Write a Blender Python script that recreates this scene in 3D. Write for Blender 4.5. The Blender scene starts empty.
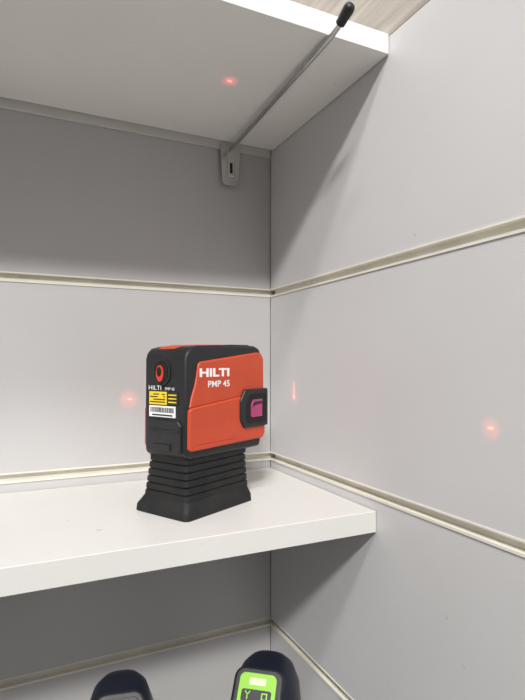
import bpy, bmesh, math
from mathutils import Vector, Matrix
sc = bpy.context.scene
sc.view_settings.view_transform = 'Standard'
sc.view_settings.look = 'None'

# ---------------- materials ----------------
def mat(name, col, rough=0.5, metal=0.0, var=0.0, nscale=40.0, stretch=(1,1,1), bump=0.0, bscale=300.0,
        col2=None, emis=None, estr=0.0, coat=0.0, spec=0.5, scuff=0.0):
    m = bpy.data.materials.new(name); m.use_nodes = True
    nt = m.node_tree; b = nt.nodes['Principled BSDF']
    b.inputs['Roughness'].default_value = rough
    b.inputs['Metallic'].default_value = metal
    b.inputs['Specular IOR Level'].default_value = spec
    b.inputs['Coat Weight'].default_value = coat
    tc = nt.nodes.new('ShaderNodeTexCoord'); mp = nt.nodes.new('ShaderNodeMapping')
    mp.inputs['Scale'].default_value = stretch
    nt.links.new(tc.outputs['Object'], mp.inputs['Vector'])
    n = nt.nodes.new('ShaderNodeTexNoise'); n.inputs['Scale'].default_value = nscale
    n.inputs['Detail'].default_value = 6
    nt.links.new(mp.outputs[0], n.inputs['Vector'])
    r = nt.nodes.new('ShaderNodeValToRGB')
    c2 = col2 if col2 else tuple(c*(1-var) for c in col)
    r.color_ramp.elements[0].position = 0.3; r.color_ramp.elements[0].color = (*c2, 1)
    r.color_ramp.elements[1].position = 0.7; r.color_ramp.elements[1].color = (*col, 1)
    nt.links.new(n.outputs['Fac'], r.inputs['Fac'])
    out = r.outputs['Color']
    if scuff > 0:   # sparse small dark specks and scuffs
        n3 = nt.nodes.new('ShaderNodeTexNoise'); n3.inputs['Scale'].default_value = 110; n3.inputs['Detail'].default_value = 3
        nt.links.new(tc.outputs['Object'], n3.inputs['Vector'])
        r3 = nt.nodes.new('ShaderNodeValToRGB')
        r3.color_ramp.elements[0].position = 0.73; r3.color_ramp.elements[0].color=(0,0,0,1)
        r3.color_ramp.elements[1].position = 0.78; r3.color_ramp.elements[1].color=(scuff,)*3+(1,)
        nt.links.new(n3.outputs['Fac'], r3.inputs['Fac'])
        mx = nt.nodes.new('ShaderNodeMix'); mx.data_type='RGBA'
        nt.links.new(r3.outputs['Color'], mx.inputs[0]); nt.links.new(out, mx.inputs[6])
        mx.inputs[7].default_value=(col[0]*0.4,col[1]*0.38,col[2]*0.36,1)
        out = mx.outputs[2]
    nt.links.new(out, b.inputs['Base Color'])
    if bump > 0:
        n2 = nt.nodes.new('ShaderNodeTexNoise'); n2.inputs['Scale'].default_value = bscale
        nt.links.new(mp.outputs[0], n2.inputs['Vector'])
        bp = nt.nodes.new('ShaderNodeBump'); bp.inputs['Strength'].default_value = bump
        bp.inputs['Distance'].default_value = 0.0005
        nt.links.new(n2.outputs['Fac'], bp.inputs['Height'])
        nt.links.new(bp.outputs['Normal'], b.inputs['Normal'])
    if emis:
        b.inputs['Emission Color'].default_value = (*emis, 1)
        b.inputs['Emission Strength'].default_value = estr
    return m

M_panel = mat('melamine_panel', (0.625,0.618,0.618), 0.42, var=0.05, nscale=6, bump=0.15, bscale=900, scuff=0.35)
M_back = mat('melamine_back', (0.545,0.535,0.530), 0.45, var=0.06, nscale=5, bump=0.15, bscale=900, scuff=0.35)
M_shelf = mat('shelf_laminate', (0.67,0.652,0.625), 0.4, var=0.06, nscale=8, bump=0.1, bscale=900, scuff=0.5)
M_shelf2 = mat('shelf_laminate_brightened', (0.82,0.80,0.765), 0.4, var=0.05, nscale=8, bump=0.1, bscale=900, scuff=0.4)  # same laminate, lightened: bright underside of the upper shelf put into the colour
M_lowshelf = mat('shelf_laminate_darkened', (0.34,0.33,0.32), 0.5, var=0.1, nscale=8)  # darkened colour so the unseen bottom shelf bounces less light
M_alu = mat('cream_profile', (0.82,0.79,0.70), 0.45, metal=0.0, var=0.12, nscale=20)
M_wood = mat('pale_grey_oak', (0.54,0.50,0.45), 0.6, nscale=14, stretch=(3,0.6,9), col2=(0.33,0.30,0.27))
M_floor = mat('floor_tile', (0.26,0.25,0.24), 0.5, var=0.1, nscale=3)
M_chrome = mat('zinc_steel', (0.60,0.60,0.59), 0.22, metal=1.0, var=0.1, nscale=60)
M_rubber = mat('black_rubber', (0.012,0.012,0.013), 0.5, var=0.3, nscale=80, bump=0.3, bscale=1500)
M_blk = mat('black_plastic', (0.015,0.015,0.017), 0.42, var=0.3, nscale=60, bump=0.3, bscale=1800)
M_stand = mat('dusty_stand_plastic', (0.016,0.0155,0.0155), 0.62, nscale=50, col2=(0.008,0.008,0.009), bump=0.4, bscale=1500, spec=0.35)
M_blkd = mat('hole_black', (0.004,0.004,0.004), 0.7)
M_org = mat('orange_plastic', (0.56,0.066,0.022), 0.42, var=0.12, nscale=40, bump=0.3, bscale=1500)
M_red = mat('red_plastic', (0.60,0.05,0.015), 0.4)
M_white = mat('white_ink', (0.85,0.85,0.85), 0.5)
M_yel = mat('yellow_label', (0.85,0.6,0.02), 0.5)
M_ink = mat('black_ink', (0.02,0.02,0.02), 0.5)
M_pink = mat('magenta_glass', (0.34,0.015,0.11), 0.08, coat=1.0, emis=(0.8,0.03,0.3), estr=0.08)
M_navy = mat('dark_navy_plastic', (0.007,0.010,0.022), 0.35, var=0.2)
M_lime = mat('lime_plastic', (0.26,0.56,0.05), 0.4, var=0.05)
M_lcd = mat('lcd_pale', (0.70,0.92,0.45), 0.3)
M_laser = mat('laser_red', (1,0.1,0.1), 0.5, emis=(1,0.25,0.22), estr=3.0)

# ---------------- helpers ----------------
def finish(name, bm, m, parent=None, bevel=0, seg=3, smooth=True, ang=35):
    bmesh.ops.recalc_face_normals(bm, faces=bm.faces)
    me = bpy.data.meshes.new(name); bm.to_mesh(me); bm.free()
    o = bpy.data.objects.new(name, me); sc.collection.objects.link(o)
    me.materials.append(m)
    if smooth:
        for p in me.polygons: p.use_smooth = True
    if bevel > 0:
        md = o.modifiers.new('bev', 'BEVEL'); md.width = bevel; md.segments = seg
        md.limit_method = 'ANGLE'; md.angle_limit = math.radians(30)
        md.harden_normals = True
    elif smooth:
        try: me.set_sharp_from_angle(angle=math.radians(ang))
        except Exception: pass
    if parent: o.parent = parent
    return o
def addbox(bm, x0,x1,y0,y1,z0,z1):
    vs=[bm.verts.new(p) for p in [(x0,y0,z0),(x1,y0,z0),(x1,y1,z0),(x0,y1,z0),(x0,y0,z1),(x1,y0,z1),(x1,y1,z1),(x0,y1,z1)]]
    for f in [(0,1,2,3),(4,5,6,7),(0,1,5,4),(1,2,6,5),(2,3,7,6),(3,0,4,7)]:
        bm.faces.new([vs[i] for i in f])
def box(name,x0,x1,y0,y1,z0,z1,m,parent=None,bevel=0.0,seg=2):
    bm=bmesh.new(); addbox(bm,x0,x1,y0,y1,z0,z1)
    return finish(name,bm,m,parent,bevel,seg)
def prism(name, pts, a0, a1, m, axis='y', parent=None, bevel=0.0, seg=3):
    bm=bmesh.new()
    def P(p,a):
        return {'y':(p[0],a,p[1]),'x':(a,p[0],p[1]),'z':(p[0],p[1],a)}[axis]
    A=[bm.verts.new(P(p,a0)) for p in pts]; B=[bm.verts.new(P(p,a1)) for p in pts]
    bm.faces.new(A); bm.faces.new(B); n=len(pts)
    for i in range(n): bm.faces.new([A[i],A[(i+1)%n],B[(i+1)%n],B[i]])
    return finish(name,bm,m,parent,bevel,seg)
def loft(name, rings, m, parent=None, cap=True, ang=35):
    bm=bmesh.new(); R=[[bm.verts.new(p) for p in r] for r in rings]; n=len(rings[0])
    for a,b in zip(R,R[1:]):
        for i in range(n): bm.faces.new([a[i],a[(i+1)%n],b[(i+1)%n],b[i]])
    if cap: bm.faces.new(R[0]); bm.faces.new(R[-1])
    return finish(name,bm,m,parent,0,ang=ang)
def empty(name, loc, rz=0):
    e=bpy.data.objects.new(name,None); sc.collection.objects.link(e)
    e.location=loc; e.rotation_euler=(0,0,rz); e.empty_display_size=0.05
    return e
def tube(name, pts, r, m, parent=None):
    cu=bpy.data.curves.new(name,'CURVE'); cu.dimensions='3D'; cu.bevel_depth=r; cu.bevel_resolution=6; cu.use_fill_caps=True
    s=cu.splines.new('POLY'); s.points.add(len(pts)-1)
    for i,p in enumerate(pts): s.points[i].co=(*p,1)
    cu.materials.append(m)
    o=bpy.data.objects.new(name,cu); sc.collection.objects.link(o)
    if parent: o.parent=parent
    return o
def text(name, body, loc, rot, width, height, m, parent, bold=0.0, extr=0.0002):
    cu=bpy.data.curves.new(name,'FONT'); cu.body=body; cu.size=1; cu.offset=bold; cu.extrude=0
    o=bpy.data.objects.new(name,cu); sc.collection.objects.link(o)
    bpy.context.view_layer.update()
    me=bpy.data.meshes.new_from_object(o); bpy.data.objects.remove(o)
    xs=[v.co.x for v in me.vertices]; ys=[v.co.y for v in me.vertices]
    x0,x1,y0,y1=min(xs),max(xs),min(ys),max(ys)
    for v in me.vertices:
        v.co.x=(v.co.x-x0)/(x1-x0)*width; v.co.y=(v.co.y-y0)/(y1-y0)*height; v.co.z=0
    me.materials.clear(); me.materials.append(m)
    o=bpy.data.objects.new(name,me); sc.collection.objects.link(o)
    o.location=loc; o.rotation_euler=rot; o.parent=parent
    return o

# ---------------- room shell ----------------
G=0.0042
XL=-1.1; YF=-0.75; FL=-1.3
zs=[-1.2,-1.0,-0.8,-0.6,-0.4,-0.2,0.0,0.2]
segs=[(FL,-1.2-G)]+[(a+G,b-G) for a,b in zip(zs,zs[1:])]+[(0.2+G,0.391)]
bm=bmesh.new()
for a,b in segs: addbox(bm, XL,-0.0003,0,0.014,a,b)
addbox(bm, XL,0.02,0.014,0.02,FL,0.391)
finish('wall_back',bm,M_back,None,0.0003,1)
bm=bmesh.new()
for a,b in segs: addbox(bm, 0,0.014,YF,-0.0002,a,b)
addbox(bm, 0.014,0.02,YF,0.02,FL,0.391)
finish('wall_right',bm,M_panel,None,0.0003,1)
box('wall_header_right',0.001,0.02,YF,0.02,0.3925,1.0,M_wood)
box('wall_header_back',XL,0.0,0.001,0.02,0.3925,1.0,M_wood)
box('floor',-3.0,0.02,-4.0,0.02,FL-0.02,FL,M_floor)
def prof(z):
    t=0.0009; d=-0.0055
    return [( 0.0009,z-G-0.0012),(0.0009,z-G+t),(d,z-G+t),(d,z+G-t),(0.0005,z+G-t),(0.0005,z+G+0.0006),
            (0.0,z+G+0.0006),(0.0,z+G),(d-0.002,z+G),(d-0.002,z-G),(0.0,z-G),(0.0,z-G-0.0012)]
k=1
for z in zs:
    prism('trim_%d'%k,[(-o,zz) for o,zz in prof(z)],XL,0.0068,M_alu,'x'); k+=1
    prism('trim_%d'%k,[(-o,zz) for o,zz in prof(z)],YF,-0.0010,M_alu,'y'); k+=1
prism('trim_%d'%k,[(-0.0003,0.3675),(-0.0040,0.3675),(-0.0040,0.3895),(-0.0003,0.3895)],XL,-0.0015,M_shelf,'x',None,0.0005,1)

# ---------------- shelves ----------------
box('shelf',XL+0.02,-0.0008,-0.2075,-0.0012,-0.0325,-0.0143,M_shelf,None,0.0006,2)
box('shelf.001',XL+0.02,-0.0008,-0.228,-0.0085,0.375,0.3925,M_shelf2,None,0.0006,2)
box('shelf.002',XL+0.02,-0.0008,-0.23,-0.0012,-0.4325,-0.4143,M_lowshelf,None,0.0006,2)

# ---------------- display hook ----------------
hk=empty('display_hook',(-0.056,0,0))
pl=[]
for cx,cz,a0 in [(0.0095,0.371,0),(-0.0095,0.371,90),(-0.0075,0.3275,180),(0.0075,0.3275,270)]:
    for i in range(5):
        a=math.radians(a0+i*22.5); pl.append((cx+0.003*math.cos(a),cz+0.003*math.sin(a)))
prism('plate',pl,-0.0070,-0.0042,M_chrome,'y',hk,0.0006)
box('rib',-0.0045,0.0045,-0.0088,-0.0068,0.334,0.366,M_chrome,hk,0.0012,3)
box('slot',-0.0016,0.0016,-0.0092,-0.0086,0.338,0.350,M_blkd,hk)
def rx(y): return -0.0045*(-y/0.255)
rp0=[(-0.006,0.3662),(-0.06,0.3682),(-0.13,0.3700),(-0.205,0.3716),(-0.230,0.3725),(-0.241,0.3740),(-0.250,0.3764)]
tube('rod',[(rx(y),y,z) for y,z in rp0],0.0024,M_chrome,hk)
d=Vector((-0.0002,-0.0115,0.0040)).normalized(); p0=Vector((rx(-0.243),-0.243,0.3746))
rings=[]
up=Vector((1,0,0)); sd=d.cross(up)
for t,r in [(0,0.0032),(0.0005,0.0038),(0.006,0.0040),(0.0125,0.0044),(0.015,0.0040),(0.0165,0.003),(0.0172,0.0012)]:
    rings.append([tuple(p0+d*t+up*r*math.cos(a)+sd*r*math.sin(a)) for a in [i*math.tau/20 for i in range(20)]])
loft('rubber_tip',rings,M_rubber,hk,ang=60)

# ---------------- laser level ----------------
L=empty('laser_level',(-0.1588,-0.1703,-0.0143),math.radians(28.1))
def rrect(u0,u1,v0,v1,z,r=0.006,n=5):
    o=[]
    for cx,cy,a0 in [(u1-r,v1-r,0),(u0+r,v1-r,90),(u0+r,v0+r,180),(u1-r,v0+r,270)]:
        for i in range(n):
            a=math.radians(a0+90*i/(n-1)); o.append((cx+r*math.cos(a),cy+r*math.sin(a),z))
    return o
S=[]
def sec(z,i_u0,i_v,u1=0.0875,r=0.005): S.append(rrect(i_u0,u1,i_v,0.064-i_v,z,r))
sec(0.0,0.001,0.0006); sec(0.0008,0.0,0.0); sec(0.0060,0.0005,0.0005); sec(0.0072,0.0012,0.0012)
sec(0.0105,0.0035,0.0030,0.087); sec(0.0130,0.0046,0.0045,0.087)
b=[(0.0132,0.0050,0.0052),(0.0192,0.0056,0.0060),(0.0252,0.0062,0.0066),(0.0312,0.0068,0.0072),(0.0372,0.0074,0.0078)]
for i,(z,a,c) in enumerate(b):
    sec(z+0.0003,a,c,0.0885); sec(z+0.0043,a+0.0003,c+0.0003,0.0885)
    sec(z+0.0048,a+0.0008,c+0.0008,0.088); sec(z+0.0052,a+0.0018,c+0.0017,0.087); sec(z+0.0058,a+0.0018,c+0.0017,0.087)
sec(0.0435,0.0082,0.0085,0.0895); sec(0.049,0.0082,0.0085,0.0905)
loft('stand',S,M_stand,L,ang=30)
box('stand_latch',0.0865,0.0915,0.016,0.048,0.012,0.044,M_rubber,L,0.002,3)
body=[(0.010,0.0475),(0.0055,0.051),(0.005,0.060),(0.005,0.131),(0.0065,0.1365),(0.011,0.1405),(0.020,0.1425),(0.045,0.1438),(0.098,0.1442),(0.1055,0.142),(0.109,0.136),(0.1098,0.060),(0.106,0.0475)]
prism('housing',body,0.0062,0.0568,M_blk,'y',L,0.0040,4)
up_o=[(0.0080,0.090),(0.0105,0.099),(0.0148,0.110),(0.0172,0.120),(0.0182,0.1265),(0.0205,0.1290),(0.060,0.1335),(0.100,0.1382),(0.1065,0.1375),(0.1105,0.132),(0.1108,0.096),(0.072,0.096)]
lo_o=[(0.0068,0.0565),(0.0070,0.0888),(0.010,0.0905),(0.073,0.0968),(0.1112,0.0968),(0.1112,0.060),(0.108,0.0555),(0.0095,0.0545)]
prism('side_shell_upper',up_o,0.0048,0.026,M_org,'y',L,0.0018)
prism('side_shell_lower',lo_o,0.0036,0.026,M_org,'y',L,0.0016)
prism('far_shell_upper',up_o,0.037,0.0582,M_org,'y',L,0.0018)
prism('far_shell_lower',lo_o,0.037,0.0594,M_org,'y',L,0.0016)
prism('top_insert',[(0.022,0.1405),(0.022,0.1425),(0.026,0.1438),(0.062,0.1448),(0.066,0.1440),(0.066,0.1405)],0.016,0.047,M_org,'y',L,0.0008)
prism('top_ridge',[(0.070,0.142),(0.070,0.1450),(0.095,0.1453),(0.099,0.1435),(0.099,0.142)],0.012,0.051,M_blk,'y',L,0.0012)
prism('rear_top_insert',[(0.0100,0.1375),(0.0102,0.1398),(0.012,0.1414),(0.019,0.1430),(0.019,0.1385)],0.024,0.045,M_org,'y',L,0.0004)
bz=[(0.0715,0.075),(0.0715,0.093),(0.0785,0.1035),(0.1135,0.1035),(0.1135,0.0675),(0.077,0.0675)]
prism('lens_bezel',bz,0.0016,0.030,M_blk,'y',L,0.0016)
bz2=[(0.0790,0.0770),(0.0790,0.0920),(0.0840,0.0990),(0.1100,0.0990),(0.1100,0.0715),(0.0825,0.0715)]
prism('lens_recess',bz2,0.0012,0.0022,M_blkd,'y',L,0.0003)
wn=[(0.0850,0.0785),(0.0850,0.0885),(0.0885,0.0935),(0.1025,0.0935),(0.1025,0.0770),(0.0870,0.0770)]
prism('lens_window',wn,0.0006,0.0016,M_pink,'y',L,0.0003)
prism('lens_glint',[(0.087,0.0865),(0.0895,0.0915),(0.1015,0.0915),(0.1015,0.0895),(0.0915,0.0885)],0.0003,0.0008,M_blk,'y',L,0)
prism('end_window',[(0.006,0.076),(0.006,0.095),(0.022,0.095),(0.022,0.076)],0.1130,0.1142,M_pink,'x',L,0.0003)
def disc(name, cy, cz, ry, rz, x0, x1, m, n=32):
    return prism(name,[(cy+ry*math.cos(i*math.tau/n), cz+rz*math.sin(i*math.tau/n)) for i in range(n)],x0,x1,m,'x',L,0.0)
disc('keyhole_ring',0.0350,0.1200,0.0112,0.0118,0.0040,0.0056,M_blk)
disc('keyhole_pit',0.0350,0.1205,0.0086,0.0094,0.0036,0.0046,M_blkd)
prism('keyhole_slot',[(0.0335,0.107),(0.0365,0.107),(0.0365,0.114),(0.0335,0.114)],0.0036,0.0046,M_blkd,'x',L)
disc('keyhole_red',0.0358,0.1190,0.0044,0.0070,0.0031,0.0042,M_red)
disc('keyhole_core',0.0362,0.1205,0.0026,0.0040,0.0026,0.0036,M_blkd)
R=(math.pi/2,0,-math.pi/2)
text('brand_mark_small','HILTI',(0.0034,0.0495,0.1050),R,0.0155,0.0036,M_white,L,0.0)
text('model_mark_small','PMP 45',(0.0034,0.0290,0.1050),R,0.011,0.0024,M_white,L,0.0)
box('yellow_label',0.0043,0.0052,0.0285,0.0500,0.0925,0.1035,M_yel,L,0.0002,1)
box('warning_label',0.0043,0.0052,0.0150,0.0275,0.0925,0.1035,M_ink,L,0.0002,1)
box('white_label',0.0043,0.0052,0.0180,0.0500,0.0820,0.0915,M_white,L,0.0002,1)
for i in range(4):
    box('yellow_print_%d'%i,0.0041,0.0044,0.0300,0.0485-0.004*(i%2),0.0943+i*0.0022,0.0952+i*0.0022,M_ink,L)
prism('laser_triangle',[(0.031,0.0975),(0.040,0.0975),(0.0355,0.1030)],0.0039,0.0043,M_yel,'x',L)
for i in range(3):
    box('warn_print_%d'%i,0.0041,0.0044,0.0165,0.0260,0.0945+i*0.003,0.0955+i*0.003,M_yel,L)
import random; random.seed(3)
y=0.0195
bm=bmesh.new()
while y<0.048:
    w=random.choice([0.0004,0.0007,0.001]); addbox(bm,0.0041,0.0044,y,y+w,0.0860,0.0902); y+=w+random.choice([0.0005,0.0008])
addbox(bm,0.0041,0.0044,0.021,0.046,0.0832,0.0844)
finish('barcode',bm,M_ink,L,0,smooth=False)
prism('battery_door',[(0.0105,0.053),(0.0105,0.076),(0.0145,0.080),(0.0495,0.080),(0.0525,0.076),(0.0525,0.053)],0.0030,0.0065,M_blk,'x',L,0.0012)
box('door_tab',0.0018,0.0035,0.022,0.042,0.0545,0.0600,M_blk,L,0.0007,2)
box('door_rib',0.0022,0.0035,0.0125,0.0505,0.0705,0.0722,M_blk,L,0.0005,2)
RS=(math.pi/2,0,0)
text('brand_mark','HILTI',(0.0195,0.00465,0.1160),RS,0.0385,0.0074,M_white,L,0.04)
text('model_mark','PMP 45',(0.0300,0.00465,0.1070),RS,0.0285,0.0056,M_white,L,0.015)
box('shell_relief',0.014,0.068,0.0032,0.0040,0.0600,0.0608,M_red,L,0.0002,1)

# ---------------- upright cordless tools on the lower shelf ----------------
def ptool(name, loc, rz, lime, H, w=0.031, dd=0.036):
    D=empty(name,loc,rz)
    N=40
    def ring(z,rx,ry,cy=0,p=2.6):
        o=[]
        for i in range(N):
            a=i*math.tau/N; c,s=math.cos(a),math.sin(a)
            o.append((rx*math.copysign(abs(c)**(2/p),c),cy+ry*math.copysign(abs(s)**(2/p),s),z))
        return o
    rr=[ring(0.0,w*1.15,dd*1.2),ring(0.002,w*1.22,dd*1.27),ring(0.044,w*1.22,dd*1.27),ring(0.048,w*1.1,dd*1.15)]
    loft('battery',rr,M_blk,D,ang=30)
    loft('grip',[ring(0.047,w*1.0,dd*1.05),ring(0.065,w*0.80,dd*0.82),ring(0.11,w*0.72,dd*0.72),ring(H-0.10,w*0.76,dd*0.76),ring(H-0.085,w*0.92,dd*0.9)],M_rubber,D,ang=50)
    for i in range(6):
        z=0.075+i*0.010
        loft('grip_rib_%d'%i,[ring(z,w*0.76,dd*0.77),ring(z+0.001,w*0.79,dd*0.80),ring(z+0.004,w*0.79,dd*0.80),ring(z+0.005,w*0.76,dd*0.77)],M_blk,D)
    loft('accent_band',[ring(H-0.086,w*0.94,dd*0.92),ring(H-0.080,w*1.01,dd*1.01),ring(H-0.074,w*1.01,dd*1.01)],M_lime if lime else M_navy,D)
    hr=[ring(H-0.076,w*0.98,dd*0.98)]
    for t in [0,0.35,0.6,0.78,0.9,0.97,1.0]:
        a=t*math.pi/2
        hr.append(ring(H-0.045+0.045*math.sin(a), w*(max(0.06,math.cos(a))**0.55), dd*(max(0.06,math.cos(a))**0.55), 0.006*math.sin(a)))
    loft('head',hr,M_navy,D,ang=60)
    P=empty('display',(-0.002 if lime else 0,-0.0235,H-0.0165)); P.parent=D; P.rotation_euler=(math.radians(42),0,0)
    def rp(w_,h,r):
        o=[]
        for cx,cy,a0 in [(w_-r,h-r,0),(-w_+r,h-r,90),(-w_+r,-h+r,180),(w_-r,-h+r,270)]:
            for i in range(7):
                a=math.radians(a0+15*i); o.append((cx+r*math.cos(a),cy+r*math.sin(a)))
        return o
    z0=0.0060
    prism('display_bezel',rp(0.0215 if lime else 0.019,0.0225,0.009),-0.020,z0,M_blk,'z',P,0.003)
    if lime:
        prism('display_face',rp(0.0158,0.0170,0.005),z0-0.0005,z0+0.0011,M_lime,'z',P,0.0004)
        prism('display_band',rp(0.0125,0.0046,0.0018),z0+0.0005,z0+0.0016,M_blk,'z',P).location=(0,0.0000,0)
        prism('display_screen',rp(0.0070,0.0026,0.001),z0+0.0005,z0+0.0016,M_lcd,'z',P).location=(0,0.0105,0)
        a_,b_=z0+0.0014,z0+0.0020; q=0.0015
        bm=bmesh.new()
        addbox(bm,-0.0078,-0.0068,-0.0045+q,-0.0013+q,a_,b_)
        for s in (-1,1):
            for j in range(4):
                addbox(bm,-0.0073+s*j*0.0006-0.0005,-0.0073+s*j*0.0006+0.0005,-0.0016+j*0.0008+q,-0.0006+j*0.0008+q,a_,b_)
        addbox(bm,0.0045,0.0095,-0.0042+q,-0.0032+q,a_,b_)
        addbox(bm,0.0045,0.0095,0.0002+q,0.0012+q,a_,b_)
        addbox(bm,0.0045,0.0055,-0.0032+q,0.0002+q,a_,b_)
        addbox(bm,0.0085,0.0095,-0.0032+q,0.0002+q,a_,b_)
        finish('display_symbols',bm,M_lime,P,0,smooth=False)
        bm=bmesh.new()
        for zz in (-0.0085,-0.0115): addbox(bm,-0.012,0.012,zz,zz+0.0009,z0+0.001,z0+0.0016)
        finish('display_print',bm,M_ink,P,0,smooth=False)
    else:
        prism('display_face',rp(0.0145,0.0170,0.005),z0-0.0005,z0+0.0008,M_blk,'z',P,0.0004)
    return D
ptool('power_tool',(-0.083,-0.158,-0.4143),math.radians(-38),True,0.265)
ptool('power_tool.001',(-0.208,-0.160,-0.4143),math.radians(-12),False,0.280,w=0.028)

# ---------------- laser spots ----------------
def lspot(loc, nrm, size=0.0022, power=0.03, streak=None, ang=24, dist=0.05):
    loc=Vector(loc); nrm=Vector(nrm)
    ld=bpy.data.lights.new('laser_halo_lamp','SPOT'); ld.energy=power; ld.color=(1,0.06,0.05)  # lamp added just off the surface to make the red halo
    ld.spot_size=math.radians(ang); ld.spot_blend=1.0; ld.shadow_soft_size=0.001
    o=bpy.data.objects.new('laser_halo_lamp',ld); sc.collection.objects.link(o)
    o.location=loc+nrm*dist; o.rotation_euler=(nrm).to_track_quat('Z','Y').to_euler()
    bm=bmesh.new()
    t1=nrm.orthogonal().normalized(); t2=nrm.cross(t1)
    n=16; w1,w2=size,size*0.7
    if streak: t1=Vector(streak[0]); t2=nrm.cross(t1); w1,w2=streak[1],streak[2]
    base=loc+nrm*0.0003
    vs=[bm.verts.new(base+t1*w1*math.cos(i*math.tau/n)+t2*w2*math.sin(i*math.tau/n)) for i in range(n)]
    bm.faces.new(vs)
    finish('laser_dot_decal',bm,M_laser,None,0,smooth=False)  # emissive decal standing in for the laser light on the surface
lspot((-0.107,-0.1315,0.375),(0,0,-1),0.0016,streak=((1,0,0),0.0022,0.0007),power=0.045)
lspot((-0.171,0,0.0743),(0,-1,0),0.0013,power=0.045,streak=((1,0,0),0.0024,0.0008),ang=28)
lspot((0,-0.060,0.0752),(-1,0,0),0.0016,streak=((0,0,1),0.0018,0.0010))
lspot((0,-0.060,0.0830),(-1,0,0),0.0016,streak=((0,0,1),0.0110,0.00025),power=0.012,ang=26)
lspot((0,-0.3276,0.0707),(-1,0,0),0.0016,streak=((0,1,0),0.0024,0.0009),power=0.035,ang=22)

# ---------------- lights ----------------
def area(name,loc,target,size,power,col=(1,1,1)):
    ld=bpy.data.lights.new(name,'AREA'); ld.shape='RECTANGLE'; ld.size=size[0]; ld.size_y=size[1]; ld.energy=power; ld.color=col
    o=bpy.data.objects.new(name,ld); sc.collection.objects.link(o); o.location=loc
    o.rotation_euler=(Vector(loc)-Vector(target)).to_track_quat('Z','Y').to_euler()
area('ceiling_light_far',(-1.3,-2.4,1.98),(0,-0.1,0.1),(0.45,0.2),88,(1,0.99,0.975))
area('ceiling_light_near',(-0.8,-1.4,2.0),(-0.1,-0.1,0),(0.45,0.2),31,(1,0.99,0.975))
w=bpy.data.worlds.new('world'); sc.world=w; w.use_nodes=True
nt=w.node_tree; bg=nt.nodes['Background']
tc=nt.nodes.new('ShaderNodeTexCoord'); sx=nt.nodes.new('ShaderNodeSeparateXYZ'); mr=nt.nodes.new('ShaderNodeMapRange')
mr.inputs['From Min'].default_value=-0.12; mr.inputs['From Max'].default_value=0.35
rp_=nt.nodes.new('ShaderNodeValToRGB')
rp_.color_ramp.elements[0].color=(0.06,0.059,0.058,1); rp_.color_ramp.elements[1].color=(0.66,0.655,0.655,1)
nt.links.new(tc.outputs['Generated'],sx.inputs[0]); nt.links.new(sx.outputs['Z'],mr.inputs['Value'])
nt.links.new(mr.outputs[0],rp_.inputs[0]); nt.links.new(rp_.outputs[0],bg.inputs[0])
bg.inputs[1].default_value=0.70

# ---------------- camera ----------------
cd=bpy.data.cameras.new('camera'); cam=bpy.data.objects.new('camera',cd); sc.collection.objects.link(cam)
cd.sensor_fit='HORIZONTAL'; cd.sensor_width=36; cd.lens=36*516/525; cd.clip_start=0.01
cam.location=(-0.282,-0.571,0.1136)
cam.rotation_euler=(math.radians(90+1.44),0,math.radians(-25.4))
sc.camera=cam
